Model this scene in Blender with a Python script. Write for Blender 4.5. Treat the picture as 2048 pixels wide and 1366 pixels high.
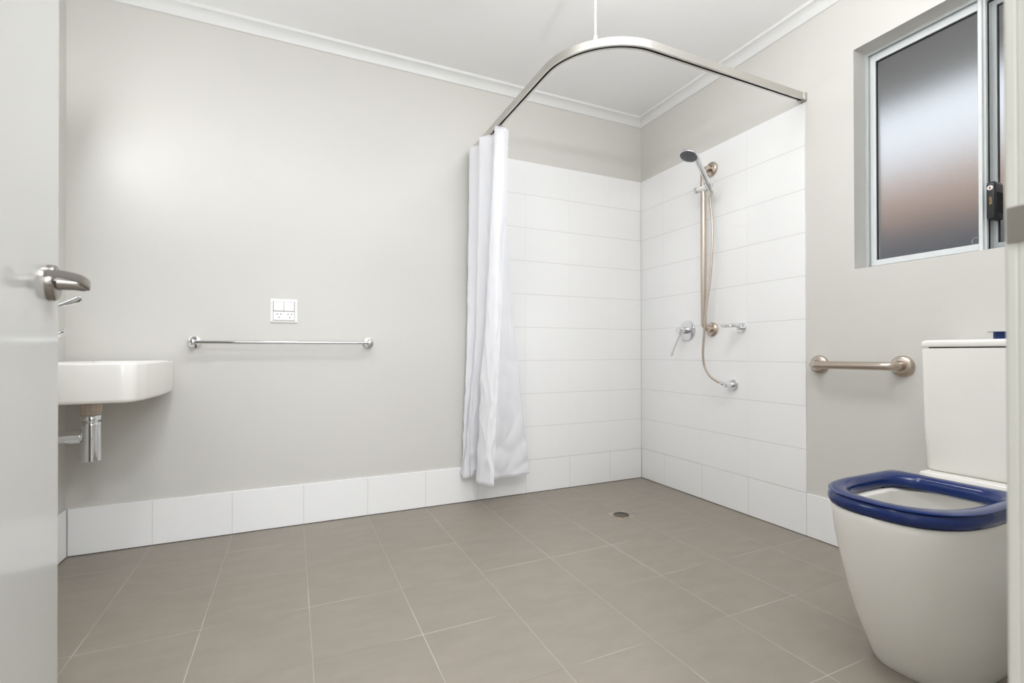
import bpy, bmesh, math, random
from mathutils import Vector, Matrix, noise
PI = math.pi
random.seed(7)
for o in list(bpy.data.objects):
    bpy.data.objects.remove(o)
SC = bpy.context.scene
COL = SC.collection

# ------------------------------------------------------------------ camera
F_PX, Y0, YAW, PITCH, ROLL = 959.122, 700.417, 0.430056, 0.0046076, -0.001997
CAM = Vector((-2.14977, -2.5870, 0.84859))
fwd = Vector((math.sin(YAW), math.cos(YAW), 0)); rgt = Vector((math.cos(YAW), -math.sin(YAW), 0)); up = Vector((0, 0, 1))
f2 = fwd * math.cos(PITCH) + up * math.sin(PITCH); u2 = up * math.cos(PITCH) - fwd * math.sin(PITCH)
r2 = rgt * math.cos(ROLL) + u2 * math.sin(ROLL); u3 = u2 * math.cos(ROLL) - rgt * math.sin(ROLL)
cd = bpy.data.cameras.new('camera'); cam = bpy.data.objects.new('camera', cd); COL.objects.link(cam)
M = Matrix(((r2.x, u3.x, -f2.x, CAM.x), (r2.y, u3.y, -f2.y, CAM.y), (r2.z, u3.z, -f2.z, CAM.z), (0, 0, 0, 1)))
cam.matrix_world = M
cd.sensor_width = 36.0; cd.lens = F_PX / 2048 * 36.0; cd.shift_y = (Y0 - 683) / 2048
cd.clip_start = 0.02
cd.dof.use_dof = True; cd.dof.focus_distance = 2.4; cd.dof.aperture_fstop = 4.5
SC.camera = cam

# ------------------------------------------------------------------ sky and exposure
w = bpy.data.worlds.new('sky'); SC.world = w; w.use_nodes = True
bg = w.node_tree.nodes['Background']; bg.inputs[0].default_value = (0.90, 0.94, 1.0, 1); bg.inputs[1].default_value = 1.0
SC.view_settings.view_transform = 'Standard'; SC.view_settings.look = 'None'
SC.view_settings.gamma = 1.0; SC.view_settings.exposure = 0.25; SC.view_settings.use_curve_mapping = False
SC.cycles.use_denoising = True
SC.cycles.max_bounces = 14; SC.cycles.diffuse_bounces = 8; SC.cycles.glossy_bounces = 6; SC.cycles.transmission_bounces = 8
SC.cycles.sample_clamp_indirect = 6.0
SC.cycles.caustics_reflective = True
# room lamps and added fill lights: (name, location, diffuser radius, watts)
CEIL_LAMPS = [((-2.20, -1.45, 2.42), 6.0), ((-1.00, -1.20, 2.42), 4.0)]
DOME_E = 9.0
VANITY_W = 2.2
VANITY_UP_W = 1.2
UPLIGHT_FILL_W = 42.0
FILLPANEL_E = 3.6
HALL_FILL_W = 26.0

# ------------------------------------------------------------------ helpers
def lin(c):
    return tuple(((v / 255) / 12.92 if v / 255 <= 0.04045 else (((v / 255) + 0.055) / 1.055) ** 2.4) for v in c) + (1.0,)
def pbr(name, rgb, rough=0.5, metal=0.0, bump=0.0, bscale=200.0, vary=0.0, vscale=6.0, coat=0.0, emit=None, ew=0.0, trans=0.0, ior=1.45, aniso=None):
    m = bpy.data.materials.new(name); m.use_nodes = True; nt = m.node_tree; N = nt.nodes; L = nt.links
    b = N['Principled BSDF']
    b.inputs['Base Color'].default_value = lin(rgb); b.inputs['Roughness'].default_value = rough; b.inputs['Metallic'].default_value = metal
    b.inputs['Coat Weight'].default_value = coat; b.inputs['Transmission Weight'].default_value = trans; b.inputs['IOR'].default_value = ior
    if emit: b.inputs['Emission Color'].default_value = lin(emit); b.inputs['Emission Strength'].default_value = ew
    tc = N.new('ShaderNodeTexCoord')
    if vary > 0:
        n = N.new('ShaderNodeTexNoise'); n.inputs['Scale'].default_value = vscale; n.inputs['Detail'].default_value = 5
        L.new(tc.outputs['Object'], n.inputs['Vector'])
        r = N.new('ShaderNodeMapRange'); r.inputs[3].default_value = 1 - vary; r.inputs[4].default_value = 1 + vary
        L.new(n.outputs[0], r.inputs[0])
        mx = N.new('ShaderNodeMix'); mx.data_type = 'RGBA'; mx.blend_type = 'MULTIPLY'; mx.inputs[0].default_value = 1
        mx.inputs[6].default_value = lin(rgb); L.new(r.outputs[0], mx.inputs[7]); L.new(mx.outputs[2], b.inputs['Base Color'])
    if bump > 0:
        n = N.new('ShaderNodeTexNoise'); n.inputs['Scale'].default_value = bscale; n.inputs['Detail'].default_value = 3
        if aniso:
            mp = N.new('ShaderNodeMapping'); mp.inputs['Scale'].default_value = aniso
            L.new(tc.outputs['Object'], mp.inputs[0]); L.new(mp.outputs[0], n.inputs['Vector'])
        else:
            L.new(tc.outputs['Object'], n.inputs['Vector'])
        bp = N.new('ShaderNodeBump'); bp.inputs['Strength'].default_value = bump; bp.inputs['Distance'].default_value = 0.002
        L.new(n.outputs[0], bp.inputs['Height']); L.new(bp.outputs[0], b.inputs['Normal'])
    return m
WALLP = pbr('greige_wall_paint', (206, 204, 199), 0.42, bump=0.10, bscale=260, vary=0.006, vscale=2)
CEILP = pbr('flat_ceiling_paint', (244, 244, 244), 0.85, bump=0.03, bscale=150)
CORNP = pbr('white_cornice_paint', (224, 224, 223), 0.5, bump=0.03, bscale=120)
TILEW = pbr('white_glazed_tile', (240, 240, 240), 0.09, bump=0.012, bscale=14)
GROUTW = pbr('white_wall_grout', (206, 204, 200), 0.7, bump=0.1, bscale=400)
SEAL_SHADE = pbr('dark_sealant_and_gap_shade', (78, 70, 62), 0.6, bump=0.1)
PORC = pbr('white_vitreous_china', (232, 230, 225), 0.06, bump=0.004, bscale=8)
BLUEP = pbr('navy_seat_plastic', (12, 36, 90), 0.13, bump=0.01, bscale=90)
CHROME = pbr('polished_chrome', (226, 227, 229), 0.05, 1.0, bump=0.004, bscale=60)
BRUSH = pbr('brushed_stainless', (196, 184, 172), 0.27, 1.0, bump=0.06, bscale=600, aniso=(1, 1, 0.05))
NICKEL = pbr('satin_nickel', (152, 147, 141), 0.24, 1.0, bump=0.04, bscale=500, aniso=(1, 0.05, 1))
ALU = pbr('satin_anodised_aluminium', (205, 202, 196), 0.3, 1.0, bump=0.03, bscale=500)
WALU = pbr('white_powdercoat', (220, 224, 225), 0.35, bump=0.04, bscale=500)
SHADEALU = pbr('shaded_white_powdercoat', (160, 165, 165), 0.35, bump=0.04, bscale=500)  # sliding sash coat, white greyed so its colour carries the shade
SOFTALU = pbr('pale_grey_powdercoat', (198, 203, 203), 0.35, bump=0.04, bscale=500)
RUBBER = pbr('black_rubber_gasket', (16, 16, 17), 0.6, bump=0.05)
BLACKP = pbr('black_lock_plastic', (30, 31, 35), 0.38, bump=0.06, bscale=300)
GOLD = pbr('gold_lettering', (222, 186, 96), 0.4, bump=0.01)
PINKISH = pbr('pale_pink_enamel', (236, 222, 216), 0.35, bump=0.01)
DOORP = pbr('gloss_door_enamel', (192, 192, 188), 0.13, bump=0.02, bscale=20)
FRAMEP = pbr('gloss_frame_enamel', (196, 195, 189), 0.25, bump=0.03, bscale=60)
SWP = pbr('white_switch_plastic', (240, 239, 238), 0.28, bump=0.01)
DARK = pbr('dark_recess', (12, 11, 10), 0.8, bump=0.01)
WPLAST = pbr('white_fitting_plastic', (232, 231, 226), 0.35, bump=0.01)
GREYRUB = pbr('grey_spray_face', (74, 79, 86), 0.45, bump=0.05, bscale=300)
NOZ = pbr('pale_spray_nozzle', (205, 210, 216), 0.4, bump=0.01)
BEIGEP = pbr('beige_plumbing_plastic', (196, 182, 168), 0.45, bump=0.05)
REDRUB = pbr('red_brown_washer', (120, 52, 42), 0.6, bump=0.05)
MIRROR = pbr('mirror_silvering', (235, 238, 238), 0.01, 1.0, bump=0.0005)
LAMPG = pbr('opal_lamp_diffuser', (245, 245, 240), 0.4, emit=(250, 252, 255), ew=DOME_E, bump=0.01)
LAMPG2 = pbr('opal_wall_light_diffuser', (245, 245, 240), 0.4, emit=(250, 252, 255), ew=2.5, bump=0.01)
FILLPANEL = pbr('glowing_fill_panel', (235, 238, 240), 0.4, emit=(240, 247, 255), ew=FILLPANEL_E, bump=0.01)  # emissive face of the added corridor fill panel
HALLP = pbr('hall_paint', (228, 226, 220), 0.6, bump=0.05, bscale=200)
BRICKN = pbr('neighbour_brick', (206, 168, 142), 0.9, bump=0.4, bscale=30, vary=0.2, vscale=12)
FENCEP = pbr('dark_metal_fence', (136, 138, 144), 0.6, bump=0.1)
EAVEP = pbr('eave_lining', (244, 243, 240), 0.8, bump=0.05)
GROUNDP = pbr('outside_paving', (205, 202, 196), 0.9, bump=0.2, vary=0.1)

def frosted():
    m = pbr('frosted_glass', (236, 240, 242), 0.42, trans=1.0, ior=1.18, bump=0.35, bscale=700)
    return m
GLASS = frosted()
def curtain_mat():
    m = pbr('white_curtain_fabric', (250, 250, 253), 0.62, bump=0.10, bscale=900)
    nt = m.node_tree; b = nt.nodes['Principled BSDF']; out = [n for n in nt.nodes if n.type == 'OUTPUT_MATERIAL'][0]
    b.inputs['Sheen Weight'].default_value = 0.15
    t = nt.nodes.new('ShaderNodeBsdfTranslucent'); t.inputs[0].default_value = lin((247, 247, 250))
    mx = nt.nodes.new('ShaderNodeMixShader'); mx.inputs[0].default_value = 0.30
    nt.links.new(b.outputs[0], mx.inputs[1]); nt.links.new(t.outputs[0], mx.inputs[2]); nt.links.new(mx.outputs[0], out.inputs[0])
    return m
CURT = curtain_mat()
def floor_mat():
    m = pbr('greige_porcelain_floor', (158, 149, 138), 0.42)
    nt = m.node_tree; N = nt.nodes; L = nt.links; b = N['Principled BSDF']
    tc = [n for n in N if n.type == 'TEX_COORD'][0]
    sep = N.new('ShaderNodeSeparateXYZ'); L.new(tc.outputs['Object'], sep.inputs[0])
    def math_(op, a, bb=None, c=None):
        n = N.new('ShaderNodeMath'); n.operation = op
        for i, v in enumerate((a, bb, c)):
            if v is None: continue
            if isinstance(v, (int, float)): n.inputs[i].default_value = v
            else: L.new(v, n.inputs[i])
        return n.outputs[0]
    def axis(out, off, size):
        q = math_('DIVIDE', math_('ADD', out, off), size)
        fr = math_('FRACT', q); d = math_('MULTIPLY', math_('MINIMUM', fr, math_('SUBTRACT', 1.0, fr)), size)
        return math_('FLOOR', q), d
    ix, dx = axis(sep.outputs[0], 0.5668 + 0.3062 * 20, 0.3062)
    iy, dy = axis(sep.outputs[1], 0.2220 + 0.3125 * 20, 0.3125)
    d = math_('MINIMUM', dx, dy)
    mask = N.new('ShaderNodeMapRange'); mask.interpolation_type = 'SMOOTHSTEP'
    mask.inputs[1].default_value = 0.0005; mask.inputs[2].default_value = 0.0014; mask.inputs[3].default_value = 1; mask.inputs[4].default_value = 0
    L.new(d, mask.inputs[0])
    # each tile its own clouding
    cmb = N.new('ShaderNodeCombineXYZ'); L.new(math_('MULTIPLY', ix, 7.31), cmb.inputs[0]); L.new(math_('MULTIPLY', iy, 3.77), cmb.inputs[1])
    va = N.new('ShaderNodeVectorMath'); L.new(tc.outputs['Object'], va.inputs[0]); L.new(cmb.outputs[0], va.inputs[1])
    n1 = N.new('ShaderNodeTexNoise'); n1.inputs['Scale'].default_value = 7; n1.inputs['Detail'].default_value = 8; n1.inputs['Roughness'].default_value = 0.62
    mp = N.new('ShaderNodeMapping'); mp.inputs['Scale'].default_value = (1, 2.2, 1); L.new(va.outputs[0], mp.inputs[0]); L.new(mp.outputs[0], n1.inputs['Vector'])
    r1 = N.new('ShaderNodeMapRange'); r1.inputs[1].default_value = 0.3; r1.inputs[2].default_value = 0.7; r1.inputs[3].default_value = 0.93; r1.inputs[4].default_value = 1.07
    L.new(n1.outputs[0], r1.inputs[0])
    wn = N.new('ShaderNodeTexWhiteNoise'); L.new(cmb.outputs[0], wn.inputs[0])
    r2_ = N.new('ShaderNodeMapRange'); r2_.inputs[3].default_value = 0.985; r2_.inputs[4].default_value = 1.015; L.new(wn.outputs[0], r2_.inputs[0])
    mul = math_('MULTIPLY', r1.outputs[0], r2_.outputs[0])
    mx = N.new('ShaderNodeMix'); mx.data_type = 'RGBA'; mx.blend_type = 'MULTIPLY'; mx.inputs[0].default_value = 1
    mx.inputs[6].default_value = lin((136, 128, 118)); L.new(mul, mx.inputs[7])
    # grout, pale in places and tile coloured in others
    n2 = N.new('ShaderNodeTexNoise'); n2.inputs['Scale'].default_value = 3.0; n2.inputs['Detail'].default_value = 3; L.new(tc.outputs['Object'], n2.inputs['Vector'])
    r3 = N.new('ShaderNodeMapRange'); r3.inputs[1].default_value = 0.42; r3.inputs[2].default_value = 0.60; L.new(n2.outputs[0], r3.inputs[0])
    gx = N.new('ShaderNodeMix'); gx.data_type = 'RGBA'; gx.inputs[6].default_value = lin((122, 113, 104)); gx.inputs[7].default_value = lin((190, 182, 178))
    isx = math_('LESS_THAN', dx, dy)
    L.new(math_('MAXIMUM', r3.outputs[0], math_('MULTIPLY', isx, 0.55)), gx.inputs[0])
    fin = N.new('ShaderNodeMix'); fin.data_type = 'RGBA'; L.new(mask.outputs[0], fin.inputs[0]); L.new(mx.outputs[2], fin.inputs[6]); L.new(gx.outputs[2], fin.inputs[7])
    L.new(fin.outputs[2], b.inputs['Base Color'])
    bp = N.new('ShaderNodeBump'); bp.inputs['Strength'].default_value = 0.5; bp.inputs['Distance'].default_value = 0.001
    L.new(math_('ADD', math_('SUBTRACT', 1.0, mask.outputs[0]), math_('MULTIPLY', n1.outputs[0], 0.35)), bp.inputs['Height']); L.new(bp.outputs[0], b.inputs['Normal'])
    return m
FLOORM = floor_mat()

class MB:
    def __init__(s): s.bm = bmesh.new()
    def _add(s, other):
        me = bpy.data.meshes.new('t'); other.to_mesh(me); other.free(); s.bm.from_mesh(me); bpy.data.meshes.remove(me); return s
    def box(s, a, b, bev=0.0, seg=2, rot=None, org=None):
        t = bmesh.new(); bmesh.ops.create_cube(t, size=1)
        a = Vector(a); b = Vector(b)
        for v in t.verts: v.co = Vector([(a[i] + b[i]) / 2 + v.co[i] * abs(b[i] - a[i]) for i in range(3)])
        if bev > 0: bmesh.ops.bevel(t, geom=list(t.edges), offset=bev, segments=seg, profile=0.5, affect='EDGES')
        if rot is not None:
            o = Vector(org) if org is not None else (a + b) / 2
            for v in t.verts: v.co = o + rot @ (v.co - o)
        return s._add(t)
    def loft(s, rings, cap0=True, cap1=True, closed=False):
        t = bmesh.new(); R = [[t.verts.new(p) for p in r] for r in rings]; n = len(rings[0])
        K = len(R) if closed else len(R) - 1
        for i in range(K):
            A, B = R[i], R[(i + 1) % len(R)]
            for j in range(n):
                k = (j + 1) % n
                t.faces.new((A[j], A[k], B[k], B[j]))
        if not closed:
            if cap0: t.faces.new(list(reversed(R[0])))
            if cap1: t.faces.new(R[-1])
        bmesh.ops.recalc_face_normals(t, faces=t.faces)
        return s._add(t)
    def lathe(s, org, axis, prof, n=40):
        """prof: list of (distance along axis, radius)"""
        a = Vector(axis).normalized(); x = a.orthogonal().normalized(); y = a.cross(x); o = Vector(org)
        rings = []
        for d, r in prof:
            rings.append([o + a * d + (x * math.cos(2 * PI * k / n) + y * math.sin(2 * PI * k / n)) * max(r, 1e-5) for k in range(n)])
        return s.loft(rings)
    def cyl(s, a, b, r, r1=None, n=32, bev=0.0):
        a = Vector(a); b = Vector(b); L = (b - a).length; r1 = r if r1 is None else r1
        if bev > 0: prof = [(0, r - bev), (bev * 0.3, r - bev * 0.3), (bev, r), (L - bev, r1), (L - bev * 0.3, r1 - bev * 0.3), (L, r1 - bev)]
        else: prof = [(0, r), (L, r1)]
        return s.lathe(a, b - a, prof, n)
    def tube(s, pts, r, n=20, caps=True, radii=None):
        pts = [Vector(p) for p in pts]; rings = []; tprev = None; x = None
        for i, p in enumerate(pts):
            tg = (pts[min(i + 1, len(pts) - 1)] - pts[max(i - 1, 0)]).normalized()
            if x is None: x = tg.orthogonal().normalized()
            else: x = (x - tg * x.dot(tg)).normalized()
            y = tg.cross(x); rr = radii[i] if radii else r
            rings.append([p + (x * math.cos(2 * PI * k / n) + y * math.sin(2 * PI * k / n)) * rr for k in range(n)])
        return s.loft(rings, caps, caps)
    def prism(s, pts, vec):
        vec = Vector(vec); return s.loft([[Vector(p) for p in pts], [Vector(p) + vec for p in pts]])
    def sweep(s, prof_fn, count, closed=False):
        return s.loft([prof_fn(i) for i in range(count)], closed=closed)
    def build(s, name, mat, parent=None, angle=35, smooth=True, label=None):
        bmesh.ops.recalc_face_normals(s.bm, faces=s.bm.faces)
        me = bpy.data.meshes.new(name); s.bm.to_mesh(me); s.bm.free(); me.materials.append(mat)
        if smooth:
            me.shade_smooth(); me.set_sharp_from_angle(angle=math.radians(angle))
        o = bpy.data.objects.new(name, me); COL.objects.link(o)
        if parent: o.parent = parent; o.matrix_parent_inverse = parent.matrix_basis.inverted()
        if label: o['label'] = label
        return o
def tag(o, label, cat, group=None, kind=None):
    o['label'] = label; o['category'] = cat
    if group: o['group'] = group
    if kind: o['kind'] = kind
    return o
def thing(name, loc, label, cat, group=None, kind=None):
    o = bpy.data.objects.new(name, None); COL.objects.link(o); o.location = loc; o.empty_display_size = 0.05
    return tag(o, label, cat, group, kind)
def fillet(pts, rad, n=8):
    pts = [Vector(p) for p in pts]; out = [pts[0]]
    for i in range(1, len(pts) - 1):
        a = (pts[i - 1] - pts[i]).normalized(); b = (pts[i + 1] - pts[i]).normalized(); c = pts[i]
        ang = a.angle(b); t = rad / math.tan(ang / 2); p0 = c + a * t; p1 = c + b * t
        cen = c + (a + b).normalized() * (rad / math.sin(ang / 2))
        v0 = p0 - cen; v1 = p1 - cen; th = v0.angle(v1); ax = v0.cross(v1).normalized()
        for k in range(n + 1): out.append(cen + Matrix.Rotation(th * k / n, 3, ax) @ v0)
    out.append(pts[-1]); return out
def spline(pts, per=8):
    P = [Vector(p) for p in pts]; P = [P[0] * 2 - P[1]] + P + [P[-1] * 2 - P[-2]]; out = []
    for i in range(1, len(P) - 2):
        for k in range(per):
            t = k / per
            out.append(0.5 * ((2 * P[i]) + (P[i + 1] - P[i - 1]) * t + (2 * P[i - 1] - 5 * P[i] + 4 * P[i + 1] - P[i + 2]) * t * t + (3 * P[i] - P[i - 1] - 3 * P[i + 1] + P[i + 2]) * t ** 3))
    out.append(P[-2]); return out

# ------------------------------------------------------------------ room shell
XL, YF, ZC = -3.008, -2.375, 2.425      # basin wall face, door wall face, ceiling
PB = 0.007                               # painted face sits behind the tile face
YO = -2.490                              # hall side of the door wall
DX0, DX1, DZ = -2.425, -1.553, 2.065     # door opening
WY0, WY1, WZ0, WZ1 = -1.352, -2.130, 1.197, 2.123
HY = -4.10                               # far side of the hall
f = MB().box((XL - .2, HY - .1, -.10), (.20, .15, 0)).build('floor', FLOORM, smooth=False)
tag(f, 'greige square porcelain floor tiles with thin pale joints', 'floor', kind='structure')
c = MB().box((XL - .2, YO, ZC), (.20, .15, ZC + .1)).build('ceiling', CEILP, smooth=False)
tag(c, 'flat white plaster ceiling of the bathroom', 'ceiling', kind='structure')
o = MB().box((XL - .2, PB, 0), (.20, .15, ZC)).build('wall_back', WALLP, smooth=False)
tag(o, 'long greige painted wall behind the towel rail and curtain', 'wall', kind='structure')
o = MB().box((XL - .2, YO, 0), (XL, PB, ZC)).build('wall_left', WALLP, smooth=False)
tag(o, 'greige painted wall that carries the basin behind the open door', 'wall', kind='structure')
m = MB()
m.box((PB, WY0, 0), (.17, PB, ZC)).box((PB, YO, 0), (.17, WY1, ZC)).box((PB, WY1, 0), (.17, WY0, WZ0)).box((PB, WY1, WZ1), (.17, WY0, ZC))
o = m.build('wall_right', WALLP, smooth=False); tag(o, 'greige painted wall with the window above the toilet', 'wall', kind='structure')
m = MB(); m.box((XL, YO, 0), (DX0 - .012, YF, ZC)).box((DX1 + .012, YO, 0), (PB, YF, ZC)).box((DX0 - .012, YO, DZ + .01), (DX1 + .012, YF, ZC))
o = m.build('wall_front', WALLP, smooth=False); tag(o, 'painted wall around the doorway the room is seen through', 'wall', kind='structure')
# corridor behind the doorway (open shell, own ceiling)
m = MB(); m.box((XL - .2, HY - .1, 0), (.2, HY, ZC)).box((XL - .2, HY, 0), (XL - .1, YO, ZC)).box((.1, HY, 0), (.2, YO, ZC))
o = m.build('wall_corridor', HALLP, smooth=False); tag(o, 'plain pale corridor walls outside the bathroom door', 'wall', kind='structure')
o = MB().box((XL - .2, HY - .1, ZC), (.2, YO, ZC + .1)).build('ceiling_corridor', CEILP, smooth=False); tag(o, 'white ceiling of the corridor outside the door', 'ceiling', kind='structure')

# cornice, one mitred run per wall
def cornice(name, label, p0, p1, inward, along, m0=1, m1=1):
    prof = [(0, 2.3715), (0.003, 2.3700), (0.006, 2.3725), (0.008, 2.378), (0.013, 2.389), (0.021, 2.3985), (0.031, 2.4055), (0.042, 2.4095), (0.0465, 2.4105), (0.0475, 2.4125), (0.0475, ZC + .002), (0, ZC + .002)]
    inward = Vector(inward); along = Vector(along)
    r0 = [Vector((p0[0], p0[1], z)) + inward * d + along * d * m0 for d, z in prof]
    r1 = [Vector((p1[0], p1[1], z)) + inward * d - along * d * m1 for d, z in prof]
    o = MB().loft([r0, r1]).build(name, CORNP, angle=28); tag(o, label, 'cornice', kind='structure'); return o
cornice('trim_1', 'white coved cornice along the top of the towel rail wall', (XL, PB), (PB, PB), (0, -1, 0), (1, 0, 0))
cornice('trim_2', 'white coved cornice along the top of the window wall', (PB, PB), (PB, YF), (-1, 0, 0), (0, -1, 0))
cornice('trim_3', 'white coved cornice above the basin wall', (XL, YF), (XL, PB), (1, 0, 0), (0, 1, 0))
cornice('trim_4', 'white coved cornice above the doorway', (PB, YF), (XL, YF), (0, 1, 0), (-1, 0, 0))

# glazed tiles with real joints: u runs along the wall, tile faces on plane
AL, TL = -0.5668, 0.3062
AR, TR = -0.2161, 0.3091
def tiles(name, label, cat, axis, joints, rows, mat=TILEW, z0=0.0, sgn=1, kind='structure', group=None):
    """axis 'x': on wall y=0 facing -y ; 'y': wall x=0 facing -x ; 'L': wall x=-3 facing +x ; 'F': door wall facing +y"""
    g = 0.0011; gv = .0003 if rows > 1 else .0008; bv = (0.0 if rows > 1 else .0009); m = MB(); th = 0.007
    for r in range(rows):
        a = z0 + 0.2 * r + (0.003 if r == 0 and z0 == 0 else g); b = z0 + 0.2 * (r + 1) - g
        for u0, u1 in zip(joints[:-1], joints[1:]):
            lo, hi = min(u0, u1) + gv, max(u0, u1) - gv
            if axis == 'x': m.box((lo, 0, a), (hi, th, b), bv, 1)
            elif axis == 'y': m.box((0, lo, a), (th, hi, b), bv, 1)
            elif axis == 'L': m.box((XL, lo, a), (XL + th, hi, b), 0.0009, 1)
            elif axis == 'F': m.box((lo, YF, a), (hi, YF + th, b), 0.0009, 1)
    ob = m.build(name, mat, smooth=False); tag(ob, label, cat, kind=kind, group=group)
    lo, hi = min(joints) + .0015, max(joints) - .0015; top = z0 + 0.2 * rows - .0015; q = 0.0008
    gm = MB()
    if axis == 'x': gm.box((lo, q, z0 + .003), (hi, th, top))
    elif axis == 'y': gm.box((q, lo, z0 + .003), (th, hi, top))
    elif axis == 'L': gm.box((XL, lo, z0 + .003), (XL + th - q, hi, top))
    else: gm.box((lo, YF, z0 + .003), (hi, YF + th - q, top))
    gm.build('grout', GROUTW, ob, smooth=False)
    if z0 == 0:
        sm = MB()
        if axis == 'x': sm.box((lo, .0004, 0), (hi, th, .0032))
        elif axis == 'y': sm.box((.0004, lo, 0), (th, hi, .0032))
        elif axis == 'L': sm.box((XL, lo, 0), (XL + th - .0004, hi, .0032))
        else: sm.box((lo, YF, 0), (hi, YF + th - .0004, .0032))
        sm.build('floor_sealant', SEAL_SHADE, ob, smooth=False)
    return ob
jx = [-0.001] + [AL + TL * k for k in (1,)] + [AL - TL * k for k in range(0, 8)] + [-3.0]
jx = sorted(set(round(v, 4) for v in jx if -3.001 <= v <= 0), reverse=True)
tiles('baseboard_back', 'white tiled skirting along the foot of the towel rail wall', 'skirting', 'x', jx, 1)
jyr = [0.0, AR, AR - TR, AR - 2 * TR, AR - 3 * TR]
tiles('baseboard_shower', 'lowest row of white tiles on the shower fittings wall', 'skirting', 'y', jyr, 1)
tiles('baseboard_right', 'white tiled skirting under the short grab rail by the toilet', 'skirting', 'y', [AR - 3 * TR - TR * k for k in range(0, 4)] + [YF + .007], 1)
tiles('baseboard_left', 'white tiled skirting under the basin beside the open door', 'skirting', 'L', [0.0] + [AR - TR * k for k in range(0, 7)] + [YF + .007], 1)
tiles('baseboard_front', 'white tiled skirting beside the doorway', 'skirting', 'F', [DX1 + .03, -1.25, -.95, -.64, -.33, 0], 1)
jxs = [v for v in jx if v > -1.19]
tiles('trim_5', 'white glazed tiles on the wall behind the shower curtain', 'wall tiles', 'x', jxs, 9, z0=0.2)
tiles('trim_6', 'white glazed tiles on the wall carrying the shower fittings', 'wall tiles', 'y', jyr, 9, z0=0.2)

# ------------------------------------------------------------------ window
win = thing('window_1', (.085, -1.74, 1.197), 'white aluminium sliding window with frosted panes above the toilet', 'window', kind='structure')
def ring(m, x0, x1, y0, y1, z0, z1, w, bev=0.0008, wt=None, wb=None, wr=None):
    wt = wt or w; wb = wb or w; wr = wr or w
    m.box((x0, y0 - w, z0), (x1, y0, z1), bev, 1); m.box((x0, y1, z0), (x1, y1 + wr, z1), bev, 1)
    m.box((x0 + .0003, y1 + wr, z1 - wt), (x1 - .0003, y0 - w, z1), bev, 1); m.box((x0 + .0003, y1 + wr, z0), (x1 - .0003, y0 - w, z0 + wb), bev, 1)
m = MB(); ring(m, .087, .168, WY0, WY1, WZ0, WZ1, .0035)
ring(m, .089, .093, WY0 - .003, WY1 + .003, WZ0 + .003, WZ1 - .003, .008)
ring(m, .104, .166, WY0 - .003, WY1 + .003, WZ0 + .003, WZ1 - .003, .0135)
m.build('outer_frame', SOFTALU, win, smooth=False)
s1 = (WY0 - .0135, -1.7360); z1r = (WZ0 + .016, WZ1 - .016)
m = MB(); m.box((.100, s1[0] - .021, z1r[0]), (.122, s1[0], z1r[1]), .0008, 1)
m.box((.1003, s1[1] + .012, z1r[0]), (.1217, s1[0] - .021, z1r[0] + .024), .0008, 1); m.box((.1003, s1[1] + .012, z1r[1] - .026), (.1217, s1[0] - .021, z1r[1]), .0008, 1)
m.box((.0990, s1[0] - .0125, z1r[0] + .001), (.1005, s1[0] - .010, z1r[1] - .001))
fs = m.build('fixed_sash', WALU, win, smooth=False)
m = MB(); m.box((.086, -1.7360, WZ0 + .006), (.126, -1.7245, WZ1 - .008), .001, 1); m.box((.098, -1.7425, WZ0 + .010), (.112, -1.7355, WZ1 - .012), .0008, 1)
m.build('mullion', WALU, win, smooth=False)
gy0, gy1, gz0, gz1 = s1[0] - .021, s1[1] + .012, z1r[0] + .024, z1r[1] - .026
m = MB(); ring(m, .1045, .1105, gy0 + .0005, gy1 - .0005, gz0 - .0005, gz1 + .0005, .0042, 0, wt=.0055, wb=.002, wr=.002); m.build('gasket', RUBBER, fs, smooth=False)
MB().box((.111, gy1 - .004, gz0 - .004), (.115, gy0 + .004, gz1 + .004)).build('glass_pane', GLASS, fs, smooth=False)
rg = []
for k in range(48):
    a_ = 2 * PI * k / 48; d_ = Vector((0, math.cos(a_), math.sin(a_))); c_ = Vector((.1108, -1.7085, 1.2505))
    rg.append([c_ + d_ * .0128, c_ + d_ * .0128 - Vector((.0003, 0, 0)), c_ + d_ * .0118 - Vector((.0003, 0, 0)), c_ + d_ * .0118])
MB().loft(rg, closed=True).build('round_stamp_mark', SOFTALU, fs)
# sliding sash in the outer track
y0s, y1s = -1.7400, -2.112
m = MB(); ring(m, .126, .146, y0s, y1s, WZ0 + .016, WZ1 - .016, .022, wt=.026, wb=.022)
m.box((.1245, y0s - .009, WZ0 + .018), (.1262, y0s - .0075, WZ1 - .018))
ss = m.build('sliding_sash', SHADEALU, win, smooth=False)
g0, g1, h0, h1 = y0s - .022, y1s + .019, WZ0 + .038, WZ1 - .042
m = MB(); ring(m, .129, .134, g0 + .0005, g1 - .0005, h0 - .0005, h1 + .0005, .0042, 0, wt=.0055, wb=.003); m.build('gasket', RUBBER, ss, smooth=False)
MB().box((.135, g1 - .004, h0 - .004), (.139, g0 + .004, h1 + .004)).build('glass_pane', GLASS, ss, smooth=False)
MB().box((.1255, y0s - .0012, WZ0 + .017), (.135, y0s + .0042, WZ1 - .017)).build('weather_seal', RUBBER, win, smooth=False)
m = MB(); m.box((.1215, -1.7405, WZ0 + .0165), (.1255, y1s, WZ0 + .0195)); m.box((.1215, -1.7405, WZ1 - .0225), (.1255, y1s, WZ1 - .0165)); m.build('track_slot', RUBBER, win, smooth=False)
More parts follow.
